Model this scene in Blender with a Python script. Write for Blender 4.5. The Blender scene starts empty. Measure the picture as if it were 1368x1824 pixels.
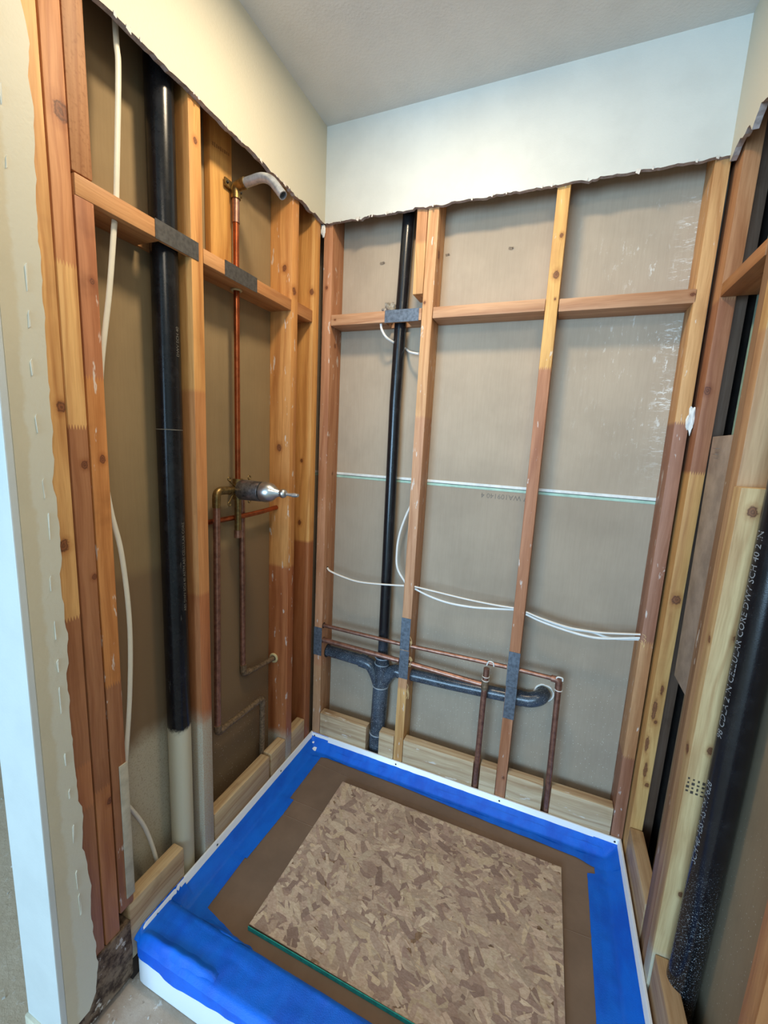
import bpy, bmesh, math, random
from mathutils import Vector, Matrix, noise as mnoise

# ------------------------------------------------------------------ camera
scene = bpy.context.scene
col = scene.collection
cd = bpy.data.cameras.new('camera'); cam = bpy.data.objects.new('camera', cd); col.objects.link(cam)
cd.sensor_fit = 'VERTICAL'; cd.sensor_height = 24.0; cd.sensor_width = 18.0
cd.lens = 737.0219 / 1824.0 * 24.0
cd.clip_start = 0.02
R_ = Vector((0.92422738, 0.37851685, 0.05028666)); U_ = Vector((-0.10762578, 0.13187764, 0.985406)); F_ = Vector((-0.36636109, 0.91615134, -0.1626231))
mw = Matrix.Identity(4)
for i in range(3):
    mw[i][0] = R_[i]; mw[i][1] = U_[i]; mw[i][2] = -F_[i]
mw[0][3], mw[1][3], mw[2][3] = 0.88260878, -1.45914051, 1.43231162
cam.matrix_world = mw
scene.camera = cam

# ------------------------------------------------------------------ world, lights, exposure
w = bpy.data.worlds.new('world'); scene.world = w; w.use_nodes = True
bg = w.node_tree.nodes['Background']; bg.inputs[0].default_value = (0.72, 0.85, 1.0, 1); bg.inputs[1].default_value = 0.2
def area(name, loc, target, sx, sy, power, color, shape='RECTANGLE'):
    l = bpy.data.lights.new(name, 'AREA'); l.shape = shape; l.size = sx
    if shape == 'RECTANGLE': l.size_y = sy
    l.energy = power; l.color = color
    o = bpy.data.objects.new(name, l); col.objects.link(o); o.location = loc
    o.rotation_euler = (Vector(target) - Vector(loc)).to_track_quat('-Z', 'Y').to_euler()
    return o
area('window_daylight', (-0.15, -4.9, 1.30), (0.2, 0, 1.0), 2.4, 1.8, 235, (0.42, 0.70, 1.0))
area('shower_downlight', (0.50, -0.62, 2.512), (0.50, -0.60, 0), 0.18, 0.18, 12.0, (1.0, 0.82, 0.57), 'DISK')
area('bathroom_ceiling_light', (1.25, -1.75, 2.50), (0.3, -0.6, 1.0), 0.5, 0.5, 11, (1.0, 0.88, 0.70), 'DISK')
scene.view_settings.view_transform = 'Standard'
scene.view_settings.look = 'None'
scene.view_settings.exposure = 0.0
scene.view_settings.gamma = 1.0
scene.view_settings.use_curve_mapping = False
scene.cycles.max_bounces = 8; scene.cycles.diffuse_bounces = 5

# ------------------------------------------------------------------ materials
def lin(c):
    return tuple(((v/255)/12.92 if v/255 <= .04045 else ((v/255+.055)/1.055)**2.4) for v in c) + (1.0,)
class NT:
    def __init__(s, name, rough=.6, metal=0.0, spec=.5):
        s.m = bpy.data.materials.new(name); s.m.use_nodes = True; s.t = s.m.node_tree
        s.b = s.t.nodes['Principled BSDF']; s.b.inputs['Roughness'].default_value = rough
        s.b.inputs['Metallic'].default_value = metal; s.b.inputs['Specular IOR Level'].default_value = spec
        s.tc = s.n('ShaderNodeTexCoord'); s.co = s.tc.outputs['Object']
    def n(s, k, **kw):
        x = s.t.nodes.new(k)
        for a, v in kw.items(): setattr(x, a, v)
        return x
    def l(s, a, b): s.t.links.new(a, b)
    def set(s, sock, v):
        if hasattr(v, 'is_linked') or isinstance(v, bpy.types.NodeSocket): s.l(v, sock)
        else: sock.default_value = v
    def math(s, op, a, b=0.0, c=None, clamp=False):
        x = s.n('ShaderNodeMath', operation=op, use_clamp=clamp); s.set(x.inputs[0], a); s.set(x.inputs[1], b)
        if c is not None: s.set(x.inputs[2], c)
        return x.outputs[0]
    def vm(s, op, a, b, out=0):
        x = s.n('ShaderNodeVectorMath', operation=op); s.set(x.inputs[0], a); s.set(x.inputs[1], b); return x.outputs[out]
    def noise(s, vec, scale=5, detail=3, rough=.5, color=False, dist=0):
        x = s.n('ShaderNodeTexNoise'); s.l(vec, x.inputs['Vector']); x.inputs['Scale'].default_value = scale
        x.inputs['Detail'].default_value = detail; x.inputs['Roughness'].default_value = rough; x.inputs['Distortion'].default_value = dist
        return x.outputs[1 if color else 0]
    def vor(s, vec, scale, out=0, **kw):
        x = s.n('ShaderNodeTexVoronoi', **kw); s.l(vec, x.inputs['Vector']); x.inputs['Scale'].default_value = scale; return x.outputs[out]
    def map(s, v, a, b, c=0.0, d=1.0, smooth=True):
        x = s.n('ShaderNodeMapRange', interpolation_type='SMOOTHSTEP' if smooth else 'LINEAR'); s.set(x.inputs[0], v)
        for i, q in enumerate((a, b, c, d)): s.set(x.inputs[i+1], q)
        return x.outputs[0]
    def mix(s, f, a, b, mode='MIX'):
        x = s.n('ShaderNodeMix', data_type='RGBA', blend_type=mode); s.set(x.inputs[0], f); s.set(x.inputs[6], a); s.set(x.inputs[7], b); return x.outputs[2]
    def sep(s, v):
        x = s.n('ShaderNodeSeparateXYZ'); s.l(v, x.inputs[0]); return x.outputs
    def out(s, color, bump=None, strength=.3, dist=.002):
        s.set(s.b.inputs['Base Color'], color)
        if bump is not None:
            x = s.n('ShaderNodeBump'); x.inputs['Strength'].default_value = strength; x.inputs['Distance'].default_value = dist
            s.l(bump, x.inputs['Height']); s.l(x.outputs[0], s.b.inputs['Normal'])
        return s.m

PINE_Y = (226, 178, 116); PINE_O = (212, 150, 98); PINE_R = (174, 120, 82); PINE_B = (196, 146, 104); PINE_G = (200, 176, 138)
BEIGE = (188, 180, 158)
def wood(axis='z', bands=((9, PINE_O),), knots=(), spray=None, seed=0, grime=.15, coarse=False, paint_specks=False):
    """bands: ((upper limit, colour), ...) from the lowest, joined by finger joints across the board"""
    s = NT('pine_lumber', rough=.55, spec=.35)
    ai = 'xyz'.index(axis)
    stretch = [1.0, 1.0, 1.0]; stretch[ai] = .045
    base = s.vm('ADD', s.co, (seed*3.7, seed*1.9, seed*2.3))
    wob = s.noise(base, 3.0, 2, color=True)
    base = s.vm('ADD', base, s.vm('MULTIPLY', s.vm('SUBTRACT', wob, (.5, .5, .5)), (.03, .03, .03)))
    st = s.vm('MULTIPLY', base, tuple(stretch))
    xyz = s.sep(s.co)
    al = xyz[ai]
    ac = s.math('ADD', xyz[(ai+1) % 3], xyz[(ai+2) % 3])
    # colour bands with finger joints
    jag = s.math('MULTIPLY', s.math('PINGPONG', ac, .0028), 4.2)
    pos = s.math('ADD', al, jag)
    colr = lin(bands[-1][1])
    for lim, c in reversed(bands[:-1]):
        f = s.map(pos, lim-.001, lim+.001)
        colr = s.mix(f, lin(c), colr)
    streak = s.noise(st, 22, 4, .6)
    colr = s.mix(s.map(streak, .35, .70, 0, .72), colr, s.mix(1.0, colr, (.62, .50, .40, 1), 'MULTIPLY'))
    rings = s.noise(st, 7, 2, .45)
    rg = s.math('PINGPONG', s.math('MULTIPLY', rings, 22.0), 1.0)
    colr = s.mix(s.map(rg, .5, 1.0, 0, .50), colr, s.mix(1.0, colr, (.66, .50, .40, 1), 'MULTIPLY'))
    fine = s.noise(st, 260, 2, .5)
    colr = s.mix(s.map(fine, .35, .68, 0, .38), colr, s.mix(1.0, colr, (.72, .62, .52, 1), 'MULTIPLY'))
    blot = s.noise(base, 6, 4, .6)
    colr = s.mix(s.map(blot, .55, .75, 0, grime*2), colr, s.mix(1.0, colr, (.6, .55, .52, 1), 'MULTIPLY'))
    if coarse:
        cn = s.noise(base, 120, 3, .6)
        colr = s.mix(s.map(cn, .5, .7, 0, .45), colr, s.mix(1.0, colr, (.55, .42, .33, 1), 'MULTIPLY'))
    if paint_specks:
        pn = s.noise(s.vm('MULTIPLY', base, tuple(.25 if i == ai else 1 for i in range(3))), 60, 3, .6)
        colr = s.mix(s.map(pn, .64, .69, 0, .6), colr, lin((222, 216, 206)))
    for kn in knots:
        x, y, z, r = kn[:4]; el = kn[4] if len(kn) > 4 else .75
        d = s.vm('SUBTRACT', s.co, (x, y, z))
        sc = [1, 1, 1]; sc[ai] = el
        d = s.vm('MULTIPLY', d, tuple(sc))
        ln = s.vm('LENGTH', d, (0, 0, 0), 1)
        ln = s.math('ADD', ln, s.math('MULTIPLY', s.noise(s.co, 70, 3, .7), r*1.1)); ln = s.math('SUBTRACT', ln, r*.3)
        colr = s.mix(s.map(ln, r*.9, r*2.3, .55, 0), colr, s.mix(1.0, colr, (.6, .42, .28, 1), 'MULTIPLY'))
        colr = s.mix(s.map(ln, r*.9, r*1.25, .85, 0), colr, s.mix(s.map(s.math('PINGPONG', ln, r*.22), 0, r*.22), lin((84, 46, 30)), lin((128, 76, 48))))
    if spray is not None:
        zz = s.math('ADD', xyz[2], s.math('MULTIPLY', s.noise(s.co, 9, 3), .10))
        f = s.math('MULTIPLY', s.map(zz, spray+.04, spray+.10, 1, 0), s.map(s.noise(s.co, 260, 2), .32, .55, .55, .92))
        colr = s.mix(f, colr, lin(BEIGE))
    return s.out(colr, s.math('ADD', fine, s.math('MULTIPLY', rg, .4)), .25, .0015)

def plain(name, c, rough=.5, metal=0.0, var=.12, scale=30, bump=0.0, bscale=200, spec=.5):
    s = NT(name, rough, metal, spec)
    n = s.noise(s.co, scale, 4, .6)
    colr = s.mix(s.map(n, .3, .75, 0, 1), lin(c), tuple(v*(1-var*2) for v in lin(c)[:3]) + (1,))
    if bump: return s.out(colr, s.noise(s.co, bscale, 3), bump, .001)
    return s.out(colr)

def paint_mat(name, c, bump=.25, band=None):
    s = NT(name, .55, 0, .4)
    n = s.noise(s.co, 7, 4, .6)
    colr = s.mix(s.map(n, .35, .7), lin(c), tuple(v*.93 for v in lin(c)[:3]) + (1,))
    if band:          # joint compound left along the torn vertical edge
        y = s.sep(s.co)[1]
        yy = s.math('ADD', y, s.math('MULTIPLY', s.noise(s.co, 14, 4, .7), .03))
        colr = s.mix(s.map(yy, band-.004, band+.004), colr, lin((204, 198, 178)))
    orange = s.noise(s.co, 160, 3, .55)
    return s.out(colr, orange, bump, .0015)

def paper_mat(name, c, smears=False, specks=None, spray=None, low=None):
    s = NT(name, .75, 0, .25)
    n = s.noise(s.co, 4, 4, .6)
    colr = s.mix(s.map(n, .3, .75), lin(c), tuple(v*.84 for v in lin(c)[:3]) + (1,))
    weave = s.noise(s.vm('MULTIPLY', s.co, (1, 1, .06)), 220, 2)
    colr = s.mix(s.map(weave, .35, .7, 0, .16), colr, s.mix(1.0, colr, (.75, .72, .7, 1), 'MULTIPLY'))
    xyz = s.sep(s.co)
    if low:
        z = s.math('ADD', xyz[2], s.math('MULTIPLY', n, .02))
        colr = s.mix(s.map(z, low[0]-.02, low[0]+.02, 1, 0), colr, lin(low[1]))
    if smears:
        v = s.vm('MULTIPLY', s.co, (.7, 1, .22)); v2 = s.vm('MULTIPLY', s.co, (.25, 1, 1.0))
        m1 = s.map(s.noise(v, 90, 4, .75), .56, .66); m2 = s.map(s.noise(v2, 130, 4, .75), .53, .63)
        m3 = s.map(s.noise(s.co, 7, 3), .45, .62)
        mx = s.math('MULTIPLY', s.map(xyz[0], .86, 1.19, .05, 1), s.map(xyz[0], 1.20, 1.21, 1, 0))
        edge = s.math('MULTIPLY', s.map(xyz[0], 1.13, 1.17, 0, 1), s.map(xyz[0], 1.20, 1.21, 1, 0))
        band = s.map(s.noise(s.vm('MULTIPLY', s.co, (0, 0, 1)), 6, 2), .42, .55)
        mz = s.math('MULTIPLY', s.map(xyz[2], 1.35, 1.6, .1, 1), s.map(xyz[2], 2.15, 2.2, 1, 0))
        a = s.math('MULTIPLY', s.math('MULTIPLY', m1, m3), mx)
        b = s.math('MULTIPLY', s.math('MULTIPLY', m2, edge), band)
        f = s.math('MULTIPLY', s.math('MAXIMUM', a, b), mz)
        colr = s.mix(s.math('MULTIPLY', f, .85, clamp=True), colr, lin((228, 226, 218)))
    if specks is not None:
        d = s.vor(s.co, 120)
        thr = s.map(s.noise(s.co, 400, 1), .3, .7, .02, .16)
        dot = s.math('LESS_THAN', d, thr)
        f = s.math('MULTIPLY', dot, s.map(s.math('ADD', xyz[2], s.math('MULTIPLY', n, .15)), specks-.1, specks+.15, 1, 0))
        colr = s.mix(s.math('MULTIPLY', f, .8), colr, lin((225, 220, 205)))
    if spray is not None:
        yx = s.math('ADD', xyz[2], s.math('MULTIPLY', s.noise(s.co, 7, 3), .12))
        f = s.math('MULTIPLY', s.map(yx, spray[0]+.04, spray[0]+.12, 1, 0), s.map(xyz[1], spray[1]-.02, spray[1]+.01, 1, 0))
        f = s.math('MULTIPLY', f, s.map(s.noise(s.co, 240, 2), .3, .5, .6, .95))
        colr = s.mix(f, colr, lin(BEIGE))
    return s.out(colr, s.noise(s.co, 180, 3), .12, .001)

M = {}
M['wall'] = paint_mat('wall_paint', (200, 188, 160), band=-.992)
M['wallb'] = paint_mat('wall_paint_back', (202, 200, 190))
M['ceil'] = paint_mat('ceiling_paint', (216, 212, 204), .5)
M['end'] = paint_mat('wall_end_paint', (200, 203, 198))
M['gyps'] = plain('torn_gypsum_edge', (178, 166, 160), .9, var=.25, scale=60, bump=.8, bscale=120)
M['chip'] = plain('white_paper_fluff', (236, 234, 226), .8)
M['paper_back'] = paper_mat('grey_brown_board_paper', (182, 164, 142), smears=True, specks=.62)
M['paper_backlow'] = paper_mat('grey_brown_board_paper_lower', (168, 152, 132), specks=.75)
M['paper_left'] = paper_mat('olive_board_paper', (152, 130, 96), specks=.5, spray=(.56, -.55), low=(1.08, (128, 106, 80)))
M['paper_right'] = paper_mat('right_board_paper', (160, 142, 116), specks=.75)
M['green'] = plain('green_board_edge', (172, 205, 185), .7)
M['white'] = plain('white_seam', (235, 235, 228), .7)
M['pan'] = plain('white_acrylic', (232, 236, 240), .22, var=.02, scale=3)
M['copper'] = plain('copper', (178, 96, 58), .32, .9, var=.22, scale=40)
M['copperd'] = plain('dull_copper', (168, 124, 106), .38, .75, var=.25, scale=60)
M['brass'] = plain('brass_fitting', (150, 124, 78), .4, .85, var=.3, scale=90)
M['chrome'] = plain('brushed_chrome', (196, 196, 194), .3, .95, var=.12, scale=40)
M['chromed'] = plain('worn_chrome', (188, 190, 192), .34, .55, var=.22, scale=60)
M['galv'] = plain('galvanised_plate', (98, 96, 94), .5, .6, var=.2, scale=90, bump=.3)
M['galvb'] = plain('bluish_galvanised_plate', (112, 120, 130), .5, .55, var=.25, scale=90, bump=.3)
M['cable'] = plain('cable_jacket', (226, 220, 202), .45, var=.04)
M['cablew'] = plain('white_cable_jacket', (232, 230, 224), .45, var=.04)
M['rubber'] = plain('tan_grommet', (196, 178, 132), .6)
M['hole'] = plain('dark_screw', (22, 20, 24), .6)
M['card'] = plain('brown_cardboard', (128, 104, 84), .85, var=.14, scale=5, bump=.25, bscale=90)
M['teal'] = plain('teal_painted_edge', (30, 172, 160), .6, var=.2, scale=90)
M['ink'] = plain('ink', (70, 58, 48), .8)
M['inkg'] = plain('grey_ink', (128, 118, 106), .8)
M['letter'] = plain('white_pipe_print', (150, 152, 154), .6)
M['letterd'] = plain('faded_pipe_print', (118, 114, 104), .6)
M['dark'] = plain('dark_plate_and_painted_shade', (62, 48, 38), .9, var=.3)  # dark brown plates; also painted shade for the corner gap and drilled holes
M['glue'] = plain('solvent_cement_ring', (150, 160, 168), .4)
M['fluff'] = plain('insulation_fluff', (176, 166, 150), .95, var=.35, scale=80, bump=.8)

def abs_mat(name, dust=0.0, spraytop=None, film=None):
    s = NT(name, .24 if dust else .36, 0, .5 if dust else .3)
    n = s.noise(s.co, 30, 4, .65)
    colr = s.mix(s.map(n, .45, .75, 0, .5), lin((20, 21, 24)), lin((44, 44, 46)))
    xyz = s.sep(s.co)
    if dust:
        d = s.noise(s.co, 420, 2, .6); f = s.map(d, .60, .68, 0, 1)
        z = s.map(xyz[2], dust-.12, dust+.10, 1, .02)
        if film:
            g = s.noise(s.co, 18, 3, .6)
            colr = s.mix(s.math('MULTIPLY', s.map(g, .3, .65, .35, .95), z), colr, lin(film))
        colr = s.mix(s.math('MULTIPLY', s.math('MULTIPLY', f, z), .7), colr, lin((186, 192, 196)))
    else:
        d = n
        sc = s.map(s.noise(s.vm('MULTIPLY', s.co, (1, 1, .3)), 70, 4, .7), .64, .72, 0, .35)
        colr = s.mix(s.math('MULTIPLY', sc, s.map(xyz[2], 1.5, 1.0)), colr, lin((110, 106, 98)))
    if spraytop is not None:
        zz = s.math('ADD', xyz[2], s.math('MULTIPLY', s.noise(s.co, 25, 4, .7), .05))
        f = s.map(zz, spraytop+.015, spraytop+.035, 1, 0)
        colr = s.mix(f, colr, lin((196, 188, 164)))
        s.set(s.b.inputs['Roughness'], s.map(zz, spraytop, spraytop+.03, .7, .24))
    return s.out(colr, d, .15, .001)
M['absl'] = abs_mat('black_pipe_left', 0, .59)
M['absb'] = abs_mat('black_pipe_back', .60, film=(70, 80, 92))
M['absr'] = abs_mat('black_pipe_right', .52)

def tape_mat():
    s = NT('blue_masking_tape', .5, 0, .35)
    n = s.noise(s.vm('MULTIPLY', s.co, (1, .4, 1)), 16, 4, .6)
    colr = s.mix(s.map(n, .35, .7), lin((0, 104, 216)), lin((0, 86, 198)))
    f = s.noise(s.co, 420, 2)
    return s.out(colr, s.math('ADD', f, s.math('MULTIPLY', n, 3.0)), .35, .0015)
M['tape'] = tape_mat()
def strand_mat():
    s = NT('wood_strands', .75, 0, .25)
    a = s.n('ShaderNodeAttribute'); a.attribute_name = 'Col'
    n = s.noise(s.vm('MULTIPLY', s.co, (.5, 1, 1)), 240, 4, .7)
    colr = s.mix(s.map(n, .35, .65, 0, .5), a.outputs[0], s.mix(1.0, a.outputs[0], (.62, .52, .45, 1), 'MULTIPLY'))
    big = s.noise(s.co, 9, 4, .6)
    colr = s.mix(s.map(big, .45, .7, 0, .3), colr, s.mix(1.0, colr, (.7, .62, .6, 1), 'MULTIPLY'))
    return s.out(colr, n, .3, .001)
M['strand'] = strand_mat()
def floor_mat():
    s = NT('dusty_subfloor', .85, 0, .25)
    n = s.noise(s.co, 5, 5, .65); d = s.noise(s.co, 45, 4, .7)
    colr = s.mix(s.map(n, .3, .7), lin((186, 172, 156)), lin((158, 140, 122)))
    colr = s.mix(s.map(d, .58, .68, 0, .6), colr, lin((216, 212, 206)))
    colr = s.mix(s.map(s.noise(s.co, 28, 5, .7), .60, .66, 0, .5), colr, lin((108, 92, 78)))
    xs = s.sep(s.co)[0]
    colr = s.mix(s.map(xs, -.15, -.10, .55, 0), colr, lin((196, 172, 142)))
    return s.out(colr, s.math('ADD', d, n), .6, .004)
M['floor'] = floor_mat()
def dirty_mat():
    s = NT('stained_plaster_wood', .85, 0, .25)
    n = s.noise(s.co, 26, 5, .7); m = s.noise(s.vm('ADD', s.co, (3, 3, 3)), 18, 4, .7)
    colr = s.mix(s.map(n, .40, .60), lin((62, 46, 36)), lin((128, 108, 88)))
    colr = s.mix(s.map(m, .57, .62, 0, .85), colr, lin((204, 198, 186)))
    return s.out(colr, n, .7, .004)
M['dirty'] = dirty_mat()

# ------------------------------------------------------------------ mesh helpers
def link(name, me, mat, parent=None, label=None, kind=None):
    if mat is not None and not me.materials:
        for m in (mat if isinstance(mat, (list, tuple)) else (mat,)): me.materials.append(m)
    o = bpy.data.objects.new(name, me); col.objects.link(o)
    if parent is not None:
        o.parent = parent; o.matrix_parent_inverse = parent.matrix_world.inverted() if parent.type != 'EMPTY' else Matrix.Translation(-Vector(parent.location))
    if label: o['label'] = label
    if kind: o['kind'] = kind
    return o
def finish(name, bm, mat, parent=None, label=None, kind=None, smooth=False):
    bmesh.ops.recalc_face_normals(bm, faces=bm.faces)
    me = bpy.data.meshes.new(name); bm.to_mesh(me); bm.free()
    if smooth:
        for p in me.polygons: p.use_smooth = True
        try: me.set_sharp_from_angle(angle=math.radians(40))
        except Exception: pass
    return link(name, me, mat, parent, label, kind)
def thing(name, loc, label, cat, group=None):
    o = bpy.data.objects.new(name, None); col.objects.link(o); o.location = loc; o.empty_display_size = .05
    o['label'] = label; o['category'] = cat
    if group: o['group'] = group
    return o
def tag(o, label, cat, group=None):
    o['label'] = label; o['category'] = cat
    if group: o['group'] = group
    return o
def box(bm, x0, x1, y0, y1, z0, z1, bevel=0.0, lean=(0, 0)):
    """lean: shift in x,y of the top end relative to the bottom"""
    vs = []
    for z, lx, ly in ((z0, 0, 0), (z1, lean[0], lean[1])):
        for x, y in ((x0, y0), (x1, y0), (x1, y1), (x0, y1)): vs.append(bm.verts.new((x+lx, y+ly, z)))
    fs = [bm.faces.new([vs[i] for i in q]) for q in ((3, 2, 1, 0), (4, 5, 6, 7), (0, 1, 5, 4), (1, 2, 6, 5), (2, 3, 7, 6), (3, 0, 4, 7))]
    if bevel:
        es = list({e for f in fs for e in f.edges})
        bmesh.ops.bevel(bm, geom=es, offset=bevel, segments=2, affect='EDGES', profile=.6)
def board(name, parent, mat, b, bevel=.003, lean=(0, 0), label=None, kind=None):
    bm = bmesh.new(); box(bm, *b, bevel=bevel, lean=lean)
    return finish(name, bm, mat, parent, label, kind, smooth=True)
def fillet(pts, r, seg=5):
    pts = [Vector(p) for p in pts]; out = [pts[0]]
    for i in range(1, len(pts)-1):
        a, b, c = pts[i-1], pts[i], pts[i+1]
        d1 = (a-b); d2 = (c-b); rr = min(r, d1.length*.49, d2.length*.49)
        p0 = b+d1.normalized()*rr; p2 = b+d2.normalized()*rr
        for k in range(seg+1):
            t = k/seg; out.append(p0*(1-t)**2 + b*2*t*(1-t) + p2*t*t)
    out.append(pts[-1]); return out
def spline(pts, n=8):
    pts = [Vector(p) for p in pts]; P = [pts[0]*2-pts[1]]+pts+[pts[-1]*2-pts[-2]]; out = []
    for i in range(1, len(P)-2):
        for k in range(n):
            t = k/n
            out.append(.5*((2*P[i])+(P[i+1]-P[i-1])*t+(2*P[i-1]-5*P[i]+4*P[i+1]-P[i+2])*t*t+(3*P[i]-P[i-1]-3*P[i+1]+P[i+2])*t**3))
    out.append(pts[-1]); return out
def tube(bm, pts, r, seg=14, caps=True, squash=1.0, open_end=False):
    pts = [Vector(p) for p in pts]; rings = []; n = len(pts)
    rad = r if isinstance(r, (list, tuple)) else [r]*n
    t0 = (pts[1]-pts[0]).normalized(); up = Vector((0, 0, 1)) if abs(t0.z) < .9 else Vector((1, 0, 0))
    x = t0.cross(up).normalized()
    for i, p in enumerate(pts):
        t = (pts[min(i+1, n-1)]-pts[max(i-1, 0)])
        t = t.normalized() if t.length > 1e-9 else t0
        x = (x - t*x.dot(t)).normalized(); y = t.cross(x)
        rings.append([bm.verts.new(p + (x*math.cos(2*math.pi*k/seg)+y*math.sin(2*math.pi*k/seg)*squash)*rad[i]) for k in range(seg)])
    for a, b in zip(rings, rings[1:]):
        for k in range(seg): bm.faces.new((a[k], a[(k+1) % seg], b[(k+1) % seg], b[k]))
    if caps:
        bm.faces.new(rings[0][::-1])
        if not open_end: bm.faces.new(rings[-1])
    return rings
def pipe(name, parent, mat, pts, r, seg=16, label=None, squash=1.0):
    bm = bmesh.new(); tube(bm, pts, r, seg, squash=squash)
    return finish(name, bm, mat, parent, label, smooth=True)
def torus(bm, c, axis, R, r, seg=20, ss=8):
    q = Vector((0, 0, 1)).rotation_difference(Vector(axis).normalized()); c = Vector(c); rings = []
    for i in range(seg):
        a = 2*math.pi*i/seg; d = Vector((math.cos(a), math.sin(a), 0))
        rings.append([bm.verts.new(c + q @ (d*(R+r*math.cos(2*math.pi*k/ss)) + Vector((0, 0, r*math.sin(2*math.pi*k/ss))))) for k in range(ss)])
    for i in range(seg):
        a, b = rings[i], rings[(i+1) % seg]
        for k in range(ss): bm.faces.new((a[k], a[(k+1) % ss], b[(k+1) % ss], b[k]))
def lathe(bm, prof, origin, axis, seg=24):
    """prof: (distance along axis, radius)"""
    q = Vector((0, 0, 1)).rotation_difference(Vector(axis).normalized()); o = Vector(origin); rings = []
    for h, r in prof:
        rings.append([bm.verts.new(o + q @ Vector((max(r, 1e-4)*math.cos(2*math.pi*k/seg), max(r, 1e-4)*math.sin(2*math.pi*k/seg), h))) for k in range(seg)])
    for a, b in zip(rings, rings[1:]):
        for k in range(seg): bm.faces.new((a[k], a[(k+1) % seg], b[(k+1) % seg], b[k]))
    bm.faces.new(rings[0][::-1]); bm.faces.new(rings[-1])
def text_obj(name, s, size, fn, mat, parent):
    """lettering laid flat on a surface: fn(u, v) -> point"""
    cu = bpy.data.curves.new('lettering', 'FONT'); cu.body = s; cu.size = size; cu.resolution_u = 2
    to = bpy.data.objects.new('lettering', cu); col.objects.link(to)
    bpy.context.view_layer.update()
    me = bpy.data.meshes.new_from_object(to.evaluated_get(bpy.context.evaluated_depsgraph_get()))
    bpy.data.objects.remove(to, do_unlink=True)
    me.materials.clear()
    for v in me.vertices: v.co = fn(v.co.x, v.co.y)
    return link(name, me, mat, parent)
def ragged_panel(name, strips, origin, u, v, nrm, thick, mats, parent=None, kind=None, label=None):
    """strips: lists of ((u,v) near edge, (u,v) far edge); solid of given thickness along nrm; the near (torn) rim takes the second material"""
    bm = bmesh.new(); o = Vector(origin); u = Vector(u); v = Vector(v); nn = Vector(nrm)*thick
    P = lambda p: o+u*p[0]+v*p[1]
    for st in strips:
        a = [bm.verts.new(P(p)) for p, q in st]; b = [bm.verts.new(P(q)) for p, q in st]
        c = [bm.verts.new(P(p)+nn) for p, q in st]; d = [bm.verts.new(P(q)+nn) for p, q in st]
        n = len(st)
        for i in range(n-1):
            bm.faces.new((a[i], a[i+1], b[i+1], b[i])); bm.faces.new((c[i], d[i], d[i+1], c[i+1]))
            f = bm.faces.new((a[i], c[i], c[i+1], a[i+1])); f.material_index = 1
            bm.faces.new((b[i], b[i+1], d[i+1], d[i]))
        bm.faces.new((a[0], b[0], d[0], c[0])); bm.faces.new((a[-1], c[-1], d[-1], b[-1]))
    return finish(name, bm, mats, parent, label, kind)
def ragged(t0, t1, z, amp, step, seed):
    rnd = random.Random(seed); out = []; t = t0; sgn = 1 if t1 > t0 else -1
    while (t1-t)*sgn > 0:
        out.append((t, z + amp*(mnoise.noise(Vector((t*23, seed, 0)))*1.0 + mnoise.noise(Vector((t*140, seed, 3)))*.7)))
        t += sgn*step*rnd.uniform(.6, 1.4)
    out.append((t1, z)); return out

H = 2.528; CUT = 2.215; W = 1.24; T = .0135; D = .089

# ------------------------------------------------------------------ shell
fl = bmesh.new(); box(fl, -3.0, 2.6, -5.2, 1.6, -.05, 0); floor = finish('floor', fl, M['floor'], kind='structure')
ce = bmesh.new(); box(ce, -3.0, 2.6, -5.2, 1.6, H, H+.05); ceiling = finish('ceiling', ce, M['ceil'], kind='structure')
# bathroom around and behind the camera
for nm, b in (('wall_rear', (-3, 2.6, -5.05, -5.0, 0, H)), ('wall_far_right', (2.4, 2.45, -5.0, .2, 0, H))):
    bm = bmesh.new(); box(bm, *b); finish(nm, bm, M['wallb'], kind='structure')

# left wall: finished board with ragged cut (L-shaped), then its framing
low = ragged(-.95, -T, CUT, .007, .010, 3)
tear = []
for z, y in ((.115, -.968), (.19, -.960), (.31, -.966), (.42, -.962), (.52, -.972), (.62, -.966), (.64, -.974), (.94, -.977), (.96, -.970), (1.15, -.974), (1.18, -.968),
             (1.30, -.970), (1.33, -.976), (1.36, -.969), (1.55, -.967), (1.86, -.964), (1.93, -.957), (2.0, -.962), (2.05, -.956), (2.12, -.966), (2.20, -.960)):
    tear.append((y, z))
fine = []
for (a, b) in zip(tear, tear[1:]):
    k = max(2, int((b[1]-a[1])/.012))
    for i in range(k):
        t = i/k; z = a[1]+(b[1]-a[1])*t
        fine.append((a[0]+(b[0]-a[0])*t + (.0012*mnoise.noise(Vector((z*90, 5, 1))) + .0018*(1 if mnoise.noise(Vector((z*31, 2, 7))) > .12 else 0)) + .003*mnoise.noise(Vector((z*22, 9, 1))), z))
strips = [[((y, z), (-1.03, z)) for y, z in [(-.985, .085)] + fine + [(-.960, CUT)]], [((y, z), (y, H)) for y, z in [(-1.03, CUT), (-.9601, CUT)] + low]]
wall_left = ragged_panel('wall_left', strips, (0, 0, 0), (0, 1, 0), (0, 0, 1), (1, 0, 0), T, [M['wall'], M['gyps']], kind='structure')
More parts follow.
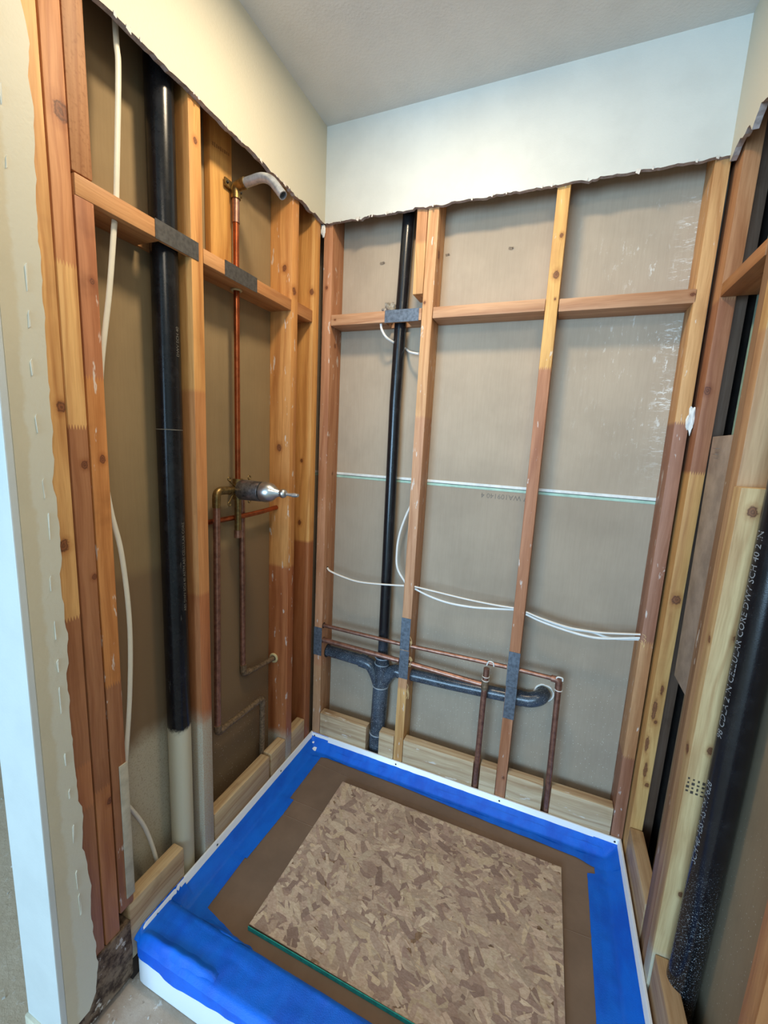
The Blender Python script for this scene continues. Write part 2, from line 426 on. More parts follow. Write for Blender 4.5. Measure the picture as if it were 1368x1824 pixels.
# end of the wall and its far side
bm = bmesh.new(); box(bm, -.112, T, -1.043, -1.03, .075, H, bevel=.002)
end_panel = finish('end_panel', bm, M['end'], wall_left, label='pale painted end face of the wall with a crisp corner')
bm = bmesh.new(); box(bm, -.112, -.1025, -1.03, .115, .0, H); finish('far_face', bm, M['wallb'], wall_left)
bm = bmesh.new(); box(bm, -.116, T+.002, -1.05, -1.028, .0, .085, bevel=.006); finish('broken_base', bm, plain('yellowed_plaster', (214, 206, 180), .8, bump=.8, bscale=40), wall_left, label='yellowish crumbled plaster at the foot of the wall end')
bm = bmesh.new(); box(bm, -.002, T-.001, -1.03, -.995, .0, .095, bevel=.003); finish('broken_corner', bm, M['dirty'], wall_left)
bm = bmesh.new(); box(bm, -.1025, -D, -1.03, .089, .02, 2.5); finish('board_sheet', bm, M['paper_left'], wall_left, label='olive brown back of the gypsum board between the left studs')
# scored chips of paint along the tear
rnd = random.Random(11); bm = bmesh.new()
for z in (2.03, 1.93, 1.84, 1.66, 1.60, 1.52, 1.42, 1.30, 1.22, 1.12, 1.02, .95, .86, .74, .66, .55, .43, .36):
    y = -.990 + rnd.uniform(-.003, .003) - (.012 if z > 1.8 else 0); h = rnd.uniform(.02, .06)
    vs = [bm.verts.new((T+rnd.uniform(.0008, .0025), y+dy+rnd.uniform(-.001, .001), z+dz)) for dy, dz in ((0, 0), (.0022, .003), (.0018, h), (-.0006, h-.005))]
    back = [bm.verts.new((T-.001, v.co.y, v.co.z)) for v in vs]
    bm.faces.new(vs)
    for i in range(4): bm.faces.new((vs[i], back[i], back[(i+1) % 4], vs[(i+1) % 4]))
finish('paint_chips', bm, plain('raised_paint', (222, 216, 198), .7), wall_left, kind='stuff')

def studs(parent, rows):
    for name, b, mat, kw in rows: board(name, parent, mat, b, **kw)
S = 'stud'
studs(wall_left, [
 (S, (-D, 0, -.985, -.9335, .19, 2.5), wood(bands=((.60, PINE_R), (.71, (190, 128, 84)), (1.05, PINE_R), (2.19, PINE_Y), (9, PINE_R)), knots=((0, -.955, 1.20, .012), (0, -.94, 1.47, .010)), seed=1), dict(label='outermost stud of the left wall, half hidden by torn plaster')),
 (S, (-D, 0, -.9305, -.8945, .19, 2.5), wood(bands=((.62, (198, 136, 88)), (1.44, PINE_R), (1.74, PINE_Y), (9, (206, 146, 98))), knots=((0, -.905, 1.99, .016), (0, -.90, .57, .008), (0, -.905, 1.36, .008), (0, -.90, 1.12, .006)), seed=2), dict(label='second stud of the trio at the end of the left wall')),
 (S, (-D, 0, -.8915, -.855, .235, 1.864), wood(bands=((.86, PINE_R), (1.54, (208, 142, 82)), (9, (190, 128, 88))), knots=((0, -.868, 1.37, .008), (0, -.867, 1.72, .006)), seed=3, grime=.4, paint_specks=True), dict(label='third stud, short, standing under the left blocking')),
 (S, (-D, -.002, -.8915, -.853, 1.905, 2.5), wood(bands=((9, (198, 148, 104)),), seed=4, coarse=True), dict(label='rough-sawn short stud above the left blocking')),
 (S, (-D, 0, -.619, -.581, .06, 2.5), wood(bands=((.99, (186, 118, 74)), (1.55, (204, 142, 88)), (9, (222, 166, 100))), knots=((0, -.60, 2.13, .007), (-.01, -.61, 1.22, .006)), spray=.57, seed=5), dict(label='stud between the fat black pipe and the copper pipes, painted beige at its foot')),
 (S, (-D, 0, -.195, -.157, .06, 2.5), wood(bands=((.96, (186, 116, 70)), (9, (216, 156, 92))), knots=((-.045, -.195, 1.40, .012), (-.03, -.195, 2.0, .010), (0, -.18, 1.93, .012)), spray=.22, seed=6, paint_specks=True), dict(label='stud right of the shower valve')),
 (S, (-D, 0, -.056, -.018, .06, 2.5), wood(bands=((1.03, (176, 112, 70)), (9, (220, 164, 96))), knots=((-.045, -.056, 1.1, .010), (-.04, -.056, 1.35, .007), (-.01, -.056, 1.97, .010)), seed=7), dict(label='corner stud of the left wall')),
])
bl = wood('y', ((9, (206, 152, 100)),), seed=8, knots=((-.02, -.50, 1.885, .006),))
bm = bmesh.new(); box(bm, -D, 0, -.889, -.702, 1.864, 1.902, bevel=.002); box(bm, -.011, 0, -.702, -.620, 1.864, 1.902); box(bm, -D, -.079, -.702, -.620, 1.864, 1.902)
b1 = finish('blocking', bm, bl, wall_left, label='blocking left of the fat black pipe, bored through for it', smooth=True)
b2 = board('blocking', wall_left, bl, (-D, 0, -.580, -.196, 1.864, 1.900), label='blocking behind the shower riser')
b3 = board('blocking', wall_left, bl, (-D, -.003, -.156, -.057, 1.864, 1.905), label='short blocking in the corner bay of the left wall')
board('nail_plate', b1, M['galv'], (0, .0016, -.720, -.597, 1.862, 1.904), bevel=0)
board('nail_plate', b2, M['galv'], (0, .0016, -.506, -.374, 1.861, 1.902), bevel=0)
pl = [wood('y', ((9, PINE_G),), seed=9+i, grime=.5, spray=.12 if i < 1 else None) for i in range(2)]
for i, (y0, y1) in enumerate(((-.868, -.697), (-.578, -.299), (-.289, -.196), (-.155, -.057))):
    board('floor_blocking', wall_left, pl[i and 1], (-.040, 0, y0, y1, .062, .233), bevel=.006)
bm = bmesh.new(); box(bm, -D, -.001, -.87, .0, .0, .06); finish('bottom_plate', bm, M['dark'], wall_left)
bm = bmesh.new(); box(bm, -D, .003, -1.0, -.868, .022, .19, bevel=.004)
bmesh.ops.subdivide_edges(bm, edges=bm.edges, cuts=3, use_grid_fill=True)
for v in bm.verts: v.co += Vector((1, .3, .3))*.004*mnoise.noise(v.co*60)
finish('sill_block', bm, M['dirty'], wall_left, label='stained, plaster-smeared block under the end studs')
board('white_strip', wall_left, plain('old_paint', (188, 178, 156), .7, var=.15), (0, .0035, -.874, -.853, .262, .64), bevel=.001, label='leftover sliver of painted board at the foot of the third stud')

# back wall
low = [(T, CUT)] + ragged(T+.01, W-T, CUT, .006, .010, 8)
wall_back = ragged_panel('wall_back', [[(p, (p[0], H)) for p in low]], (0, -T, 0), (1, 0, 0), (0, 0, 1), (0, 1, 0), T, [M['wallb'], M['gyps']], kind='structure')
bm = bmesh.new(); box(bm, -.10, 1.40, D, D+.013, 1.300, 2.5); finish('board_sheet', bm, M['paper_back'], wall_back, label='upper sheet of the back wall, brown paper smeared with white')
bm = bmesh.new(); box(bm, -.10, 1.40, D, D+.013, .0, 1.288); sheet_low = finish('board_sheet', bm, M['paper_backlow'], wall_back, label='lower sheet of the back wall, brown paper with an upside-down code')
bm = bmesh.new(); box(bm, -.088, 1.30, D-.0015, D+.012, 1.2955, 1.305); finish('sheet_edge', bm, M['white'], wall_back, label='white edge of the upper sheet')
bm = bmesh.new(); box(bm, -.088, 1.30, D-.001, D+.012, 1.284, 1.293); finish('sheet_edge', bm, M['green'], wall_back, label='pale green folded edge of the lower sheet')
text_obj('printed_code', '297 WA109140 4', .026, lambda u, v: Vector((.835-u, D-.0006, 1.272-v)), M['inkg'], sheet_low)
bm = bmesh.new(); box(bm, -3.0, 2.5, D+.02, D+.03, 0, H); finish('far_face', bm, M['wallb'], wall_back)
studs(wall_back, [
 (S, (.003, .041, 0, D, .06, 2.5), wood(bands=((.47, (196, 150, 110)), (9, (196, 142, 104))), knots=((.02, 0, 2.0, .006), (.041, .04, 1.8, .007), (.041, .05, 1.3, .006)), seed=11, paint_specks=True), dict(label='leftmost stud of the back wall, in the corner')),
 (S, (.3955, .4335, 0, D, .06, 2.5), wood(bands=((.47, PINE_Y), (.73, (206, 156, 114)), (1.54, (202, 152, 114)), (9, (214, 166, 118))), knots=((.441, .03, 2.08, .013), (.41, 0, 1.92, .005)), seed=12, paint_specks=True), dict(lean=(.009, 0), label='stud right of the slim black vent pipe')),
 (S, (.810, .847, 0, D, .06, 2.5), wood(bands=((1.70, (196, 140, 104)), (9, (230, 182, 110))), knots=((.828, 0, 1.97, .011), (.83, 0, 2.08, .006), (.832, 0, 1.9, .004), (.835, 0, .22, .005)), seed=13, paint_specks=True), dict(lean=(-.006, 0), label='middle stud of the back wall, yellow above and reddish below')),
 (S, (1.203, 1.2385, 0, D, .06, 2.5), wood(bands=((.45, (168, 118, 90)), (.86, (196, 148, 104)), (1.54, (168, 122, 98)), (9, (216, 168, 112))), knots=((1.203, .03, 1.7, .006),), seed=14, paint_specks=True), dict(lean=(-.012, 0), label='rightmost stud of the back wall, in the corner')),
 (S, (.364, .4015, 0, D, 1.95, 2.5), wood(bands=((2.12, (226, 176, 116)), (9, (208, 152, 104))), seed=15), dict(label='short stud hanging beside the vent pipe')),
])
bb = wood('x', ((9, (200, 154, 116)),), seed=16, knots=((.06, 0, 1.885, .004), (1.19, 0, 1.885, .006)))
bm = bmesh.new(); box(bm, .0425, .262, 0, D, 1.864, 1.903, bevel=.002); box(bm, .262, .401, 0, .015, 1.864, 1.903); box(bm, .345, .401, .015, D, 1.864, 1.903); box(bm, .262, .345, .074, D, 1.864, 1.903)
bk = finish('blocking', bm, bb, wall_back, label='blocking left of the second stud, bored for the vent pipe', smooth=True)
board('nail_plate', bk, M['galvb'], (.264, .392, -.0016, 0, 1.862, 1.904), bevel=0)
board('blocking', wall_back, bb, (.4425, .805, -.003, D, 1.866, 1.903), label='blocking between the second and the middle stud')
board('blocking', wall_back, bb, (.845, 1.201, 0, D, 1.862, 1.900), label='blocking right of the middle stud')
def nplate(x0, x1, z0, z1):
    st = [o for o in wall_back.children if o.name.startswith('stud')]
    par = min(st, key=lambda o: abs(sum(v.co.x for v in o.data.vertices)/len(o.data.vertices) - (x0+x1)/2))
    board('nail_plate', par, M['galvb'], (x0, x1, -.0016, 0, z0, z1), bevel=0)
nplate(.002, .041, .512, .640); nplate(.397, .435, .632, .765); nplate(.398, .436, .510, .629); nplate(.808, .847, .590, .724); nplate(.810, .848, .464, .589)
pb = [wood('x', ((9, (206, 184, 150)),), seed=20+i, grime=.45, paint_specks=True) for i in range(2)]
for i, (x0, x1) in enumerate(((.0425, .268), (.327, .394), (.4355, .722), (.748, .809), (.848, .974), (1.001, 1.2))):
    board('floor_blocking', wall_back, pb[i % 2], (x0, x1, 0, .038, .062, .241), bevel=.003)
bm = bmesh.new(); box(bm, .0, 1.24, .001, D, .0, .06); finish('bottom_plate', bm, M['dark'], wall_back)

# torn marks, drilled holes and splinters
for (x, z) in ((.672, 2.098), (.205, 2.10), (.455, 2.103)):
    bm = bmesh.new(); rnd = random.Random(int(x*100)); vs = []
    for k in range(9):
        a = 2*math.pi*k/9; vs.append(bm.verts.new((x+.012*math.cos(a)*rnd.uniform(.5, 1.2), D-.0012-(.004 if k in (0, 1) else 0), z+.006*math.sin(a)*rnd.uniform(.5, 1.2))))
    bm.faces.new(vs); finish('torn_mark', bm, plain('torn_paper', (140, 124, 106), .9, var=.3, scale=120), wall_back)
def disc(name, par, c, ax, r, mat, sq=1.0):
    bm = bmesh.new(); lathe(bm, [(0, r), (.0006, r)], c, ax, 18)
    for v in bm.verts: v.co.z = c[2]+(v.co.z-c[2])*sq
    finish(name, bm, mat, par)
stA = [c for c in wall_back.children if c.get('label', '').startswith('leftmost')][0]
for z in (.648, .581): disc('drilled_hole', stA, (.0411, .0125, z), (1, 0, 0), .0125, M['dark'])
disc('drilled_hole', stA, (.0411, .054, .513), (1, 0, 0), .031, M['dark'])
disc('drilled_hole', stA, (.0411, .030, .900), (1, 0, 0), .007, M['dark'])
stB = [c for c in wall_back.children if c.get('label', '').startswith('stud right of the slim')][0]
def splinters(par, c, n, L, seed, down=True):
    rnd = random.Random(seed); bm = bmesh.new()
    for k in range(n):
        p = Vector(c)+Vector((rnd.uniform(-.002, .004), rnd.uniform(-.004, .004), rnd.uniform(-.02, .02)))
        d = Vector((rnd.uniform(0, .010), rnd.uniform(-.006, 0), (-1 if down else 1)*rnd.uniform(.4, 1)*L))
        tube(bm, spline([p, p+d*.5+Vector((.004, 0, 0)), p+d], 4), .0009, 5)
    finish('splinters', bm, plain('raw_splinter', (226, 190, 132), .8), par, kind='stuff')
splinters(stB, (.4375, -.001, .48), 6, .045, 1); splinters(stB, (.4375, -.001, .60), 7, .02, 2); splinters(stB, (.4375, -.001, .68), 5, .03, 3)
splinters([c for c in wall_back.children if c.get('label', '').startswith('rightmost')][0], (1.2005, .004, .862), 8, .018, 4)
# right wall
low = ragged(-1.03, -T, CUT-.01, .018, .014, 21)
wall_right = ragged_panel('wall_right', [[(p, (p[0], H)) for p in low]], (W-.006-T, 0, 0), (0, 1, 0), (0, 0, 1), (1, 0, 0), T, [M['wall'], M['gyps']], kind='structure')
bm = bmesh.new(); box(bm, W+D, W+D+.013, -1.03, -.022, .0, 2.5); finish('board_sheet', bm, M['paper_right'], wall_right, label='tan back of the gypsum board behind the right pipe')
bm = bmesh.new(); box(bm, W+D+.013, W+D+.02, -1.03, .10, .0, H); finish('far_face', bm, M['dark'], wall_right)  # coloured dark so the gap in the right corner reads as shade
bm = bmesh.new(); box(bm, W+D-.004, W+D, -.046, -.03, 1.5, 2.5); finish('sheet_edge', bm, M['green'], wall_right)
FW = (206, 178, 132)
studs(wall_right, [
 (S, (1.2795, 1.318, .004, .086, .06, 2.5), wood(bands=((9, (120, 98, 82)),), seed=38, grime=.5), dict(label='dark brown filler stud added deep in the right corner')),  # filler stud added so the corner strip shows dark brown
 (S, (1.241, 1.278, -.045, .044, .06, 2.5), wood(bands=((1.40, (222, 176, 112)), (1.86, (172, 120, 88)), (9, (196, 146, 104))), knots=((1.262, -.045, 1.02, .013), (1.25, -.045, 1.62, .010), (1.265, -.045, .73, .005, .25), (1.262, -.045, .62, .006), (1.254, -.045, .66, .007, .16), (1.250, -.045, .54, .006, .18), (1.258, -.045, .45, .006, .16), (1.268, -.045, .40, .007)), seed=31), dict(label='corner stud of the right wall, yellowish below a finger joint')),
 (S, (1.243, W+D, -.342, -.303, .06, 2.5), wood(bands=((9, (150, 116, 84)),), seed=32, paint_specks=True), dict(label='dark brown stud behind the pale doubled pair')),
 (S, (1.240, W+D, -.381, -.343, .06, 2.5), wood(bands=((1.70, (198, 160, 118)), (9, (214, 180, 124))), seed=33, grime=.5), dict(label='tall pale stud of the doubled pair on the right wall')),
 (S, (1.236, W+D-.005, -.420, -.3815, .06, 1.382), wood(bands=((9, (214, 184, 134)),), knots=((1.262, -.42, 1.335, .010), (1.28, -.42, 1.065, .011), (1.238, -.405, 1.05, .008), (1.27, -.42, .80, .008), (1.238, -.40, .78, .010), (1.268, -.42, .42, .006)), seed=34, spray=.20), dict(label='short knotty stud fixed to the near side of the doubled pair')),
 (S, (1.241, W+D, -.802, -.764, .06, 2.5), wood(bands=((9, (206, 150, 98)),), seed=35, grime=.4), dict(label='nearest stud of the right wall, at the frame edge')),
])
br = wood('y', ((9, (196, 144, 94)),), seed=36, knots=((1.28, -.2, 1.859, .006),))
board('blocking', wall_right, br, (1.241, W+D, -.301, -.047, 1.858, 1.892), label='blocking between the right corner stud and the dark stud')
pr = wood('y', ((9, (196, 168, 132)),), seed=37, grime=.4)
board('floor_blocking', wall_right, pr, (1.241, 1.280, -.30, -.047, .062, .235), bevel=.005)
board('floor_blocking', wall_right, pr, (1.241, 1.280, -.762, -.421, .062, .235), bevel=.005)
bm = bmesh.new(); box(bm, 1.241, W+D, -1.0, .0, .0, .06); finish('bottom_plate', bm, M['dark'], wall_right)
# greyish board in the corner cavity, a little tilted
o = board('filler_board', wall_right, plain('grey_washed_board', (176, 160, 146), .6, var=.2, scale=14, bump=.3), (1.2795, 1.292, -.300, -.075, .80, 1.497), bevel=.002, lean=(0, .03), label='greyish flat board stapled in the right corner cavity')
bm = bmesh.new()
for z in (1.449, 1.464): tube(bm, [(1.2795, -.115, z), (1.272, -.115, z), (1.272, -.09, z), (1.2795, -.09, z)], .0008, 6)
finish('staple', bm, M['chrome'], o)
# grade stamp on the short knotty stud: worn, unreadable marks
st = [c for c in wall_right.children if c.get('label', '').startswith('short knotty')][0]
rnd = random.Random(4); bm = bmesh.new()
for r in range(5):
    for k in range(4):
        if rnd.random() < .15: continue
        x = 1.242+r*.0095; z = .722-k*.0105-r*.0015
        bmesh.ops.create_cube(bm, size=1, matrix=Matrix.Translation((x, -.4203, z)) @ Matrix.Diagonal((rnd.uniform(.003, .0065), .0006, rnd.uniform(.003, .007), 1)))
finish('grade_stamp', bm, M['ink'], st)
# blobs of white filler on the corner studs
def blob(name, parent, c, s, mat, seed, label=None, sub=3, amp=.35):
    bm = bmesh.new(); bmesh.ops.create_icosphere(bm, subdivisions=sub, radius=1)
    for v in bm.verts:
        k = 1+amp*mnoise.noise(v.co*1.8+Vector((seed, 0, 0)))*2
        v.co = Vector((v.co.x*s[0]*k, v.co.y*s[1]*k, v.co.z*s[2]*k))+Vector(c)
    return finish(name, bm, mat, parent, label, smooth=True)
st_br = [c for c in wall_back.children if c.get('label', '').startswith('rightmost')][0]
blob('filler_blob', st_br, (1.233, -.001, 1.545), (.010, .005, .034), M['chip'], 2, 'white lump of filler')
bm = bmesh.new(); rnd = random.Random(31)      # torn paper tufts along the cut edges
for k in range(40):
    if k < 22: x = rnd.uniform(.03, 1.2); p = Vector((x, -T-.0005, CUT-.001)); u_ = Vector((1, 0, 0)); o_ = Vector((0, -1, 0))
    elif k < 40: p = Vector((T+.0005, rnd.uniform(-.93, -.03), CUT-.001)); u_ = Vector((0, 1, 0)); o_ = Vector((1, 0, 0))
    else: p = Vector((T+.0008, -.968, rnd.uniform(.2, 2.0))); u_ = Vector((0, .3, 1)); o_ = Vector((1, 0, 0))
    s_ = rnd.uniform(.002, .006)
    if rnd.random() < .12: s_ *= 1.8
    a = [p+Vector((0, 0, rnd.uniform(.004, .007))), p+u_*s_+Vector((0, 0, .005)), p+u_*s_*.6+o_*s_*.5-Vector((0, 0, s_*1.1)), p-u_*s_*.3+o_*s_*.3-Vector((0, 0, s_*.5))]
    b = [q+o_*.0012 for q in a]
    A_ = [bm.verts.new(q) for q in a]; B_ = [bm.verts.new(q) for q in b]
    bm.faces.new(A_[::-1]); bm.faces.new(B_)
    for i in range(4): bm.faces.new((A_[i], A_[(i+1) % 4], B_[(i+1) % 4], B_[i]))
finish('torn_paper_tufts', bm, plain('torn_edge_paper', (214, 206, 196), .9), wall_back, kind='stuff')
blob('filler_blob', wall_left, (.004, -.008, 2.196), (.008, .006, .020), M['chip'], 7, 'white crumb in the corner under the cut board')

# ------------------------------------------------------------------ plumbing, left wall
t = thing('drain_stack', (-.045, -.66, .06), 'fat black plastic pipe in the left wall, beige paint on its lower end', 'pipe')
pv = pipe('pipe', t, M['absl'], [(-.045, -.661, .062), (-.045, -.661, 1.3), (-.045, -.658, 2.45)], .031, 32)
for z0, s_ in ((.95, 'ABS DWV SCH 40 ASTM ABS CELLULAR CORE'), (1.62, 'DWV SCH 40')):
    text_obj('printed_text', s_, .0122, lambda u, v, z0=z0: Vector((-.045+.0316*math.cos(math.radians(6)-(v-.006)/.0314), -.6605+.0316*math.sin(math.radians(6)-(v-.006)/.0314), z0+u)), M['letterd'], pv)
bm = bmesh.new(); torus(bm, (-.045, -.661, 1.44), (0, 0, 1), .0312, .0010, 28, 6); finish('scuff_ring', bm, M['letterd'], t)

t = thing('shower_riser', (-.05, -.405, 1.29), 'thin bright copper pipe rising from the valve to the shower arm', 'pipe')
pipe('pipe', t, M['copper'], [(-.05, -.405, 1.285), (-.05, -.405, 2.105)], .0085, 14)
pipe('coupling', t, M['copperd'], [(-.05, -.405, 2.045), (-.05, -.405, 2.115)], .0105, 14)
bm = bmesh.new(); torus(bm, (-.05, -.405, 1.862), (0, 0, 1), .013, .0035); finish('grommet', bm, M['rubber'], t)

t = thing('shower_outlet', (-.05, -.405, 2.12), 'bent chrome shower arm on a brass elbow under the cut board', 'shower outlet')
bm = bmesh.new(); tube(bm, fillet([(-.05, -.405, 2.108), (-.05, -.405, 2.140), (-.022, -.405, 2.144)], .018), .0135, 16)
box(bm, -.062, -.056, -.440, -.370, 2.128, 2.150, bevel=.002)
finish('elbow_fitting', bm, M['brass'], t, smooth=True)
for y in (-.432, -.378):
    bm = bmesh.new(); bmesh.ops.create_uvsphere(bm, u_segments=10, v_segments=6, radius=.004, matrix=Matrix.Translation((-.055, y, 2.139))); finish('screw', bm, M['hole'], t, smooth=True)
pipe('collar', t, M['brass'], [(-.026, -.405, 2.1435), (-.014, -.405, 2.1445)], .0150, 18)
bm = bmesh.new(); pts = fillet([(-.016, -.405, 2.1445), (.062, -.405, 2.152), (.114, -.405, 2.092)], .045, 10)
r = tube(bm, pts, .0125, 20, open_end=True); e = pts[-1]; d = (pts[-1]-pts[-2]).normalized()
inner = [bm.verts.new(e+(v.co-e)*.78) for v in r[-1]]; deep = [bm.verts.new(v.co-d*.02) for v in inner]
n = len(inner)
for k in range(n):
    bm.faces.new((r[-1][k], r[-1][(k+1) % n], inner[(k+1) % n], inner[k])); bm.faces.new((inner[k], inner[(k+1) % n], deep[(k+1) % n], deep[k]))
bm.faces.new(deep)
finish('arm_tube', bm, M['chromed'], t, smooth=True)

t = thing('backing_board', (-.07, -.435, 1.9), 'upright pine board behind the shower arm, stamped on its face', 'board')
bk = board('board', t, wood(bands=((9, (224, 172, 98)),), seed=41), (-.088, -.066, -.486, -.402, 1.902, 2.5))
bm = bmesh.new(); rnd = random.Random(9)
for k in range(9):
    bmesh.ops.create_cube(bm, size=1, matrix=Matrix.Translation((-.0657, -.475+k*.0075, 2.212+.001*k)) @ Matrix.Diagonal((.0006, rnd.uniform(.003, .006), rnd.uniform(.006, .012), 1)))
finish('worn_stamp', bm, plain('faint_ink', (170, 122, 70), .8), bk)

vc = (-.05, -.405, 1.264)
t = thing('shower_valve', vc, 'shower mixing valve with a grey metal sleeve and lever handle', 'valve')
bm = bmesh.new()
tube(bm, [(-.05, -.405, 1.232), (-.05, -.405, 1.298)], .0165, 18)
tube(bm, [(-.05, -.445, 1.262), (-.05, -.366, 1.262)], .013, 16)
tube(bm, [(-.05, -.405, 1.264), (-.028, -.405, 1.264)], .022, 18)
finish('valve_body', bm, M['brass'], t, smooth=True)
bm = bmesh.new()
for y, z in ((-.452, 1.300), (-.452, 1.222), (-.36, 1.300), (-.36, 1.222)): torus(bm, (-.042, y, z), (1, 0, 0), .006, .002, 12, 6)
for y in (-.452, -.36): tube(bm, [(-.042, y, 1.294), (-.045, -.405+(y+.405)*.3, 1.27), (-.042, y, 1.228)], .0022, 8)
finish('stop_screw', bm, M['brass'], t, smooth=True)
bm = bmesh.new(); lathe(bm, [(0, .020), (0, .0300), (.004, .0325), (.080, .0318), (.083, .031), (.084, .026), (.088, .026)], (-.036, -.405, 1.264), (1, 0, .01), 32); finish('sleeve', bm, plain('worn_pewter', (146, 142, 140), .38, .85, var=.35, scale=70), t, smooth=True)
bm = bmesh.new(); lathe(bm, [(.0015, .027), (.003, .0318), (.012, .0325), (.030, .029), (.042, .021), (.048, .015), (.062, .010), (.066, .006)], (.050, -.405, 1.265), (1, 0, .01), 32); finish('dome', bm, M['chrome'], t, smooth=True)
bm = bmesh.new(); bmesh.ops.create_uvsphere(bm, u_segments=20, v_segments=12, radius=.0140, matrix=Matrix.Translation((.124, -.405, 1.266)))
tube(bm, [(.108, -.405, 1.266), (.118, -.405, 1.266)], .007, 12)
hb = finish('handle', bm, M['chrome'], t, smooth=True)
pipe('lever', hb, M['chromed'], [(.130, -.403, 1.265), (.145, -.400, 1.264), (.160, -.397, 1.263), (.172, -.395, 1.263)], [.007, .0075, .0115, .0080], 12, squash=.6)

t = thing('hot_supply_pipe', (-.05, -.50, .2), 'copper pipe from the valve inlet down, sloping across the bay near the floor', 'pipe')
pipe('pipe', t, M['copperd'], [(-.05, -.497, 1.245), (-.05, -.508, .485)], .0105, 14)
bm = bmesh.new(); tube(bm, fillet([(-.05, -.446, 1.264), (-.05, -.497, 1.266), (-.05, -.498, 1.215)], .02), .0125, 14); finish('elbow', bm, M['brass'], t, smooth=True)
ovs = plain('dusted_copper', (140, 118, 92), .6, .3, var=.35, scale=120)
bm = bmesh.new(); tube(bm, fillet([(-.05, -.508, .49), (-.05, -.508, .461), (-.05, -.48, .4605)], .016), .0125, 14); finish('elbow', bm, ovs, t, smooth=True)
pipe('pipe', t, ovs, [(-.05, -.49, .461), (-.05, -.29, .452)], .0105, 14)
bm = bmesh.new(); tube(bm, fillet([(-.05, -.305, .452), (-.05, -.281, .451), (-.05, -.281, .42)], .014), .0125, 14); finish('elbow', bm, ovs, t, smooth=True)
pipe('pipe', t, ovs, [(-.05, -.281, .44), (-.05, -.283, .06)], .010, 14)
t = thing('cold_supply_pipe', (-.075, -.34, .58), 'dark copper pipe dropping behind the valve into a tan grommet in the next stud', 'pipe')
pipe('pipe', t, M['copperd'], [(-.078, -.354, 1.235), (-.078, -.354, .60)], .0095, 14)
bm = bmesh.new(); tube(bm, fillet([(-.076, -.354, .62), (-.076, -.354, .582), (-.072, -.32, .581)], .016), .0118, 14); finish('elbow', bm, ovs, t, smooth=True)
pipe('pipe', t, ovs, [(-.070, -.33, .581), (-.060, -.1965, .574)], .0095, 14)
bm = bmesh.new(); torus(bm, (-.060, -.1985, .574), (0, 1, 0), .015, .005); finish('grommet', bm, M['rubber'], t)
t = thing('cross_pipe', (-.07, -.39, 1.17), 'thin copper pipe running level between two studs behind the valve', 'pipe')
pipe('pipe', t, M['copper'], spline([(-.078, -.580, 1.169), (-.076, -.52, 1.168), (-.056, -.34, 1.172), (-.055, -.1965, 1.178)]), .0085, 12)
pipe('coupling', t, M['copperd'], [(-.078, -.578, 1.169), (-.077, -.553, 1.169)], .0115, 12)
t = thing('capped_stub', (-.05, -.405, 1.13), 'short capped brass stub hanging under the valve', 'pipe stub')
pipe('stub', t, M['brass'], [(-.05, -.405, 1.232), (-.05, -.406, 1.118)], .0105, 14)
pipe('cap', t, M['copperd'], [(-.05, -.406, 1.130), (-.05, -.406, 1.105)], .0125, 14)

# ------------------------------------------------------------------ plumbing, back wall
t = thing('vent_pipe', (.30, .054, .06), 'slim black vent pipe widening to a branched drain fitting, back wall', 'pipe')
pipe('pipe', t, M['absb'], [(.306, .054, .50), (.3045, .054, .70), (.300, .054, 1.59), (.305, .054, 1.9), (.322, .054, 2.46)], .0218, 24)
bm = bmesh.new(); lathe(bm, [(0, .0335), (.14, .0335), (.146, .031), (.20, .0305), (.262, .0295), (.268, .0285), (.29, .0285)], (.3005, .054, .262), (0.02, 0, 1), 28)
finish('drain_fitting', bm, M['absb'], t, smooth=True)
pipe('lower_pipe', t, M['absb'], [(.299, .054, .06), (.2995, .054, .30)], .0318, 28)
pipe('branch', t, M['absb'], spline([(.225, .054, .506), (.250, .054, .498), (.272, .054, .470), (.296, .054, .418)]), .0262, 20)
pipe('branch', t, M['absb'], spline([(.392, .054, .500), (.365, .054, .500), (.338, .054, .478), (.305, .054, .418)]), .0262, 20)
for z, r in ((.548, .0290), (.520, .0298), (.418, .0338), (.196, .0345)):
    bm = bmesh.new(); torus(bm, (.2995+(z-.2)*.012, .054, z), (.01, 0, 1), r, .0026, 28, 8); finish('cement_ring', bm, M['glue'], t, smooth=True)
pipe('socket', t, M['absb'], [(.299, .054, .062), (.299, .054, .196)], .0345, 28)
pipe('socket', t, M['absb'], [(.205, .054, .508), (.232, .054, .505)], .0285, 22)
t = thing('drain_branch', (.14, .054, .51), 'short black drain pipe from the left corner stud to the branched fitting', 'pipe')
pipe('pipe', t, M['absb'], [(.0415, .054, .513), (.206, .054, .508)], .0245, 24)
t = thing('drain_branch', (.62, .054, .51), 'long black drain pipe running right and elbowing into the back sheet', 'pipe')
pipe('pipe', t, M['absb'], [(.392, .054, .501), (.60, .054, .508), (.806, .054, .520)], .0240, 24)
pipe('pipe', t, M['absb'], [(.806, .054, .520), (.862, .054, .524)], .0240, 24)
bm = bmesh.new(); tube(bm, [(.845, .054, .523), (.868, .054, .5245)], .029, 22); tube(bm, spline([(.862, .054, .524), (.895,   .052, .529), (.926, .060, .541), (.940, .0885, .548)]), .0272, 22)
finish('elbow', bm, M['absb'], t, smooth=True)
bm = bmesh.new(); torus(bm, (.941, .087, .549), (0, 1, 0), .0325, .003, 22, 6)
for v in bm.verts: v.co += Vector((1, .1, 1))*.003*mnoise.noise(v.co*90)
finish('torn_hole_rim', bm, M['chip'], sheet_low)

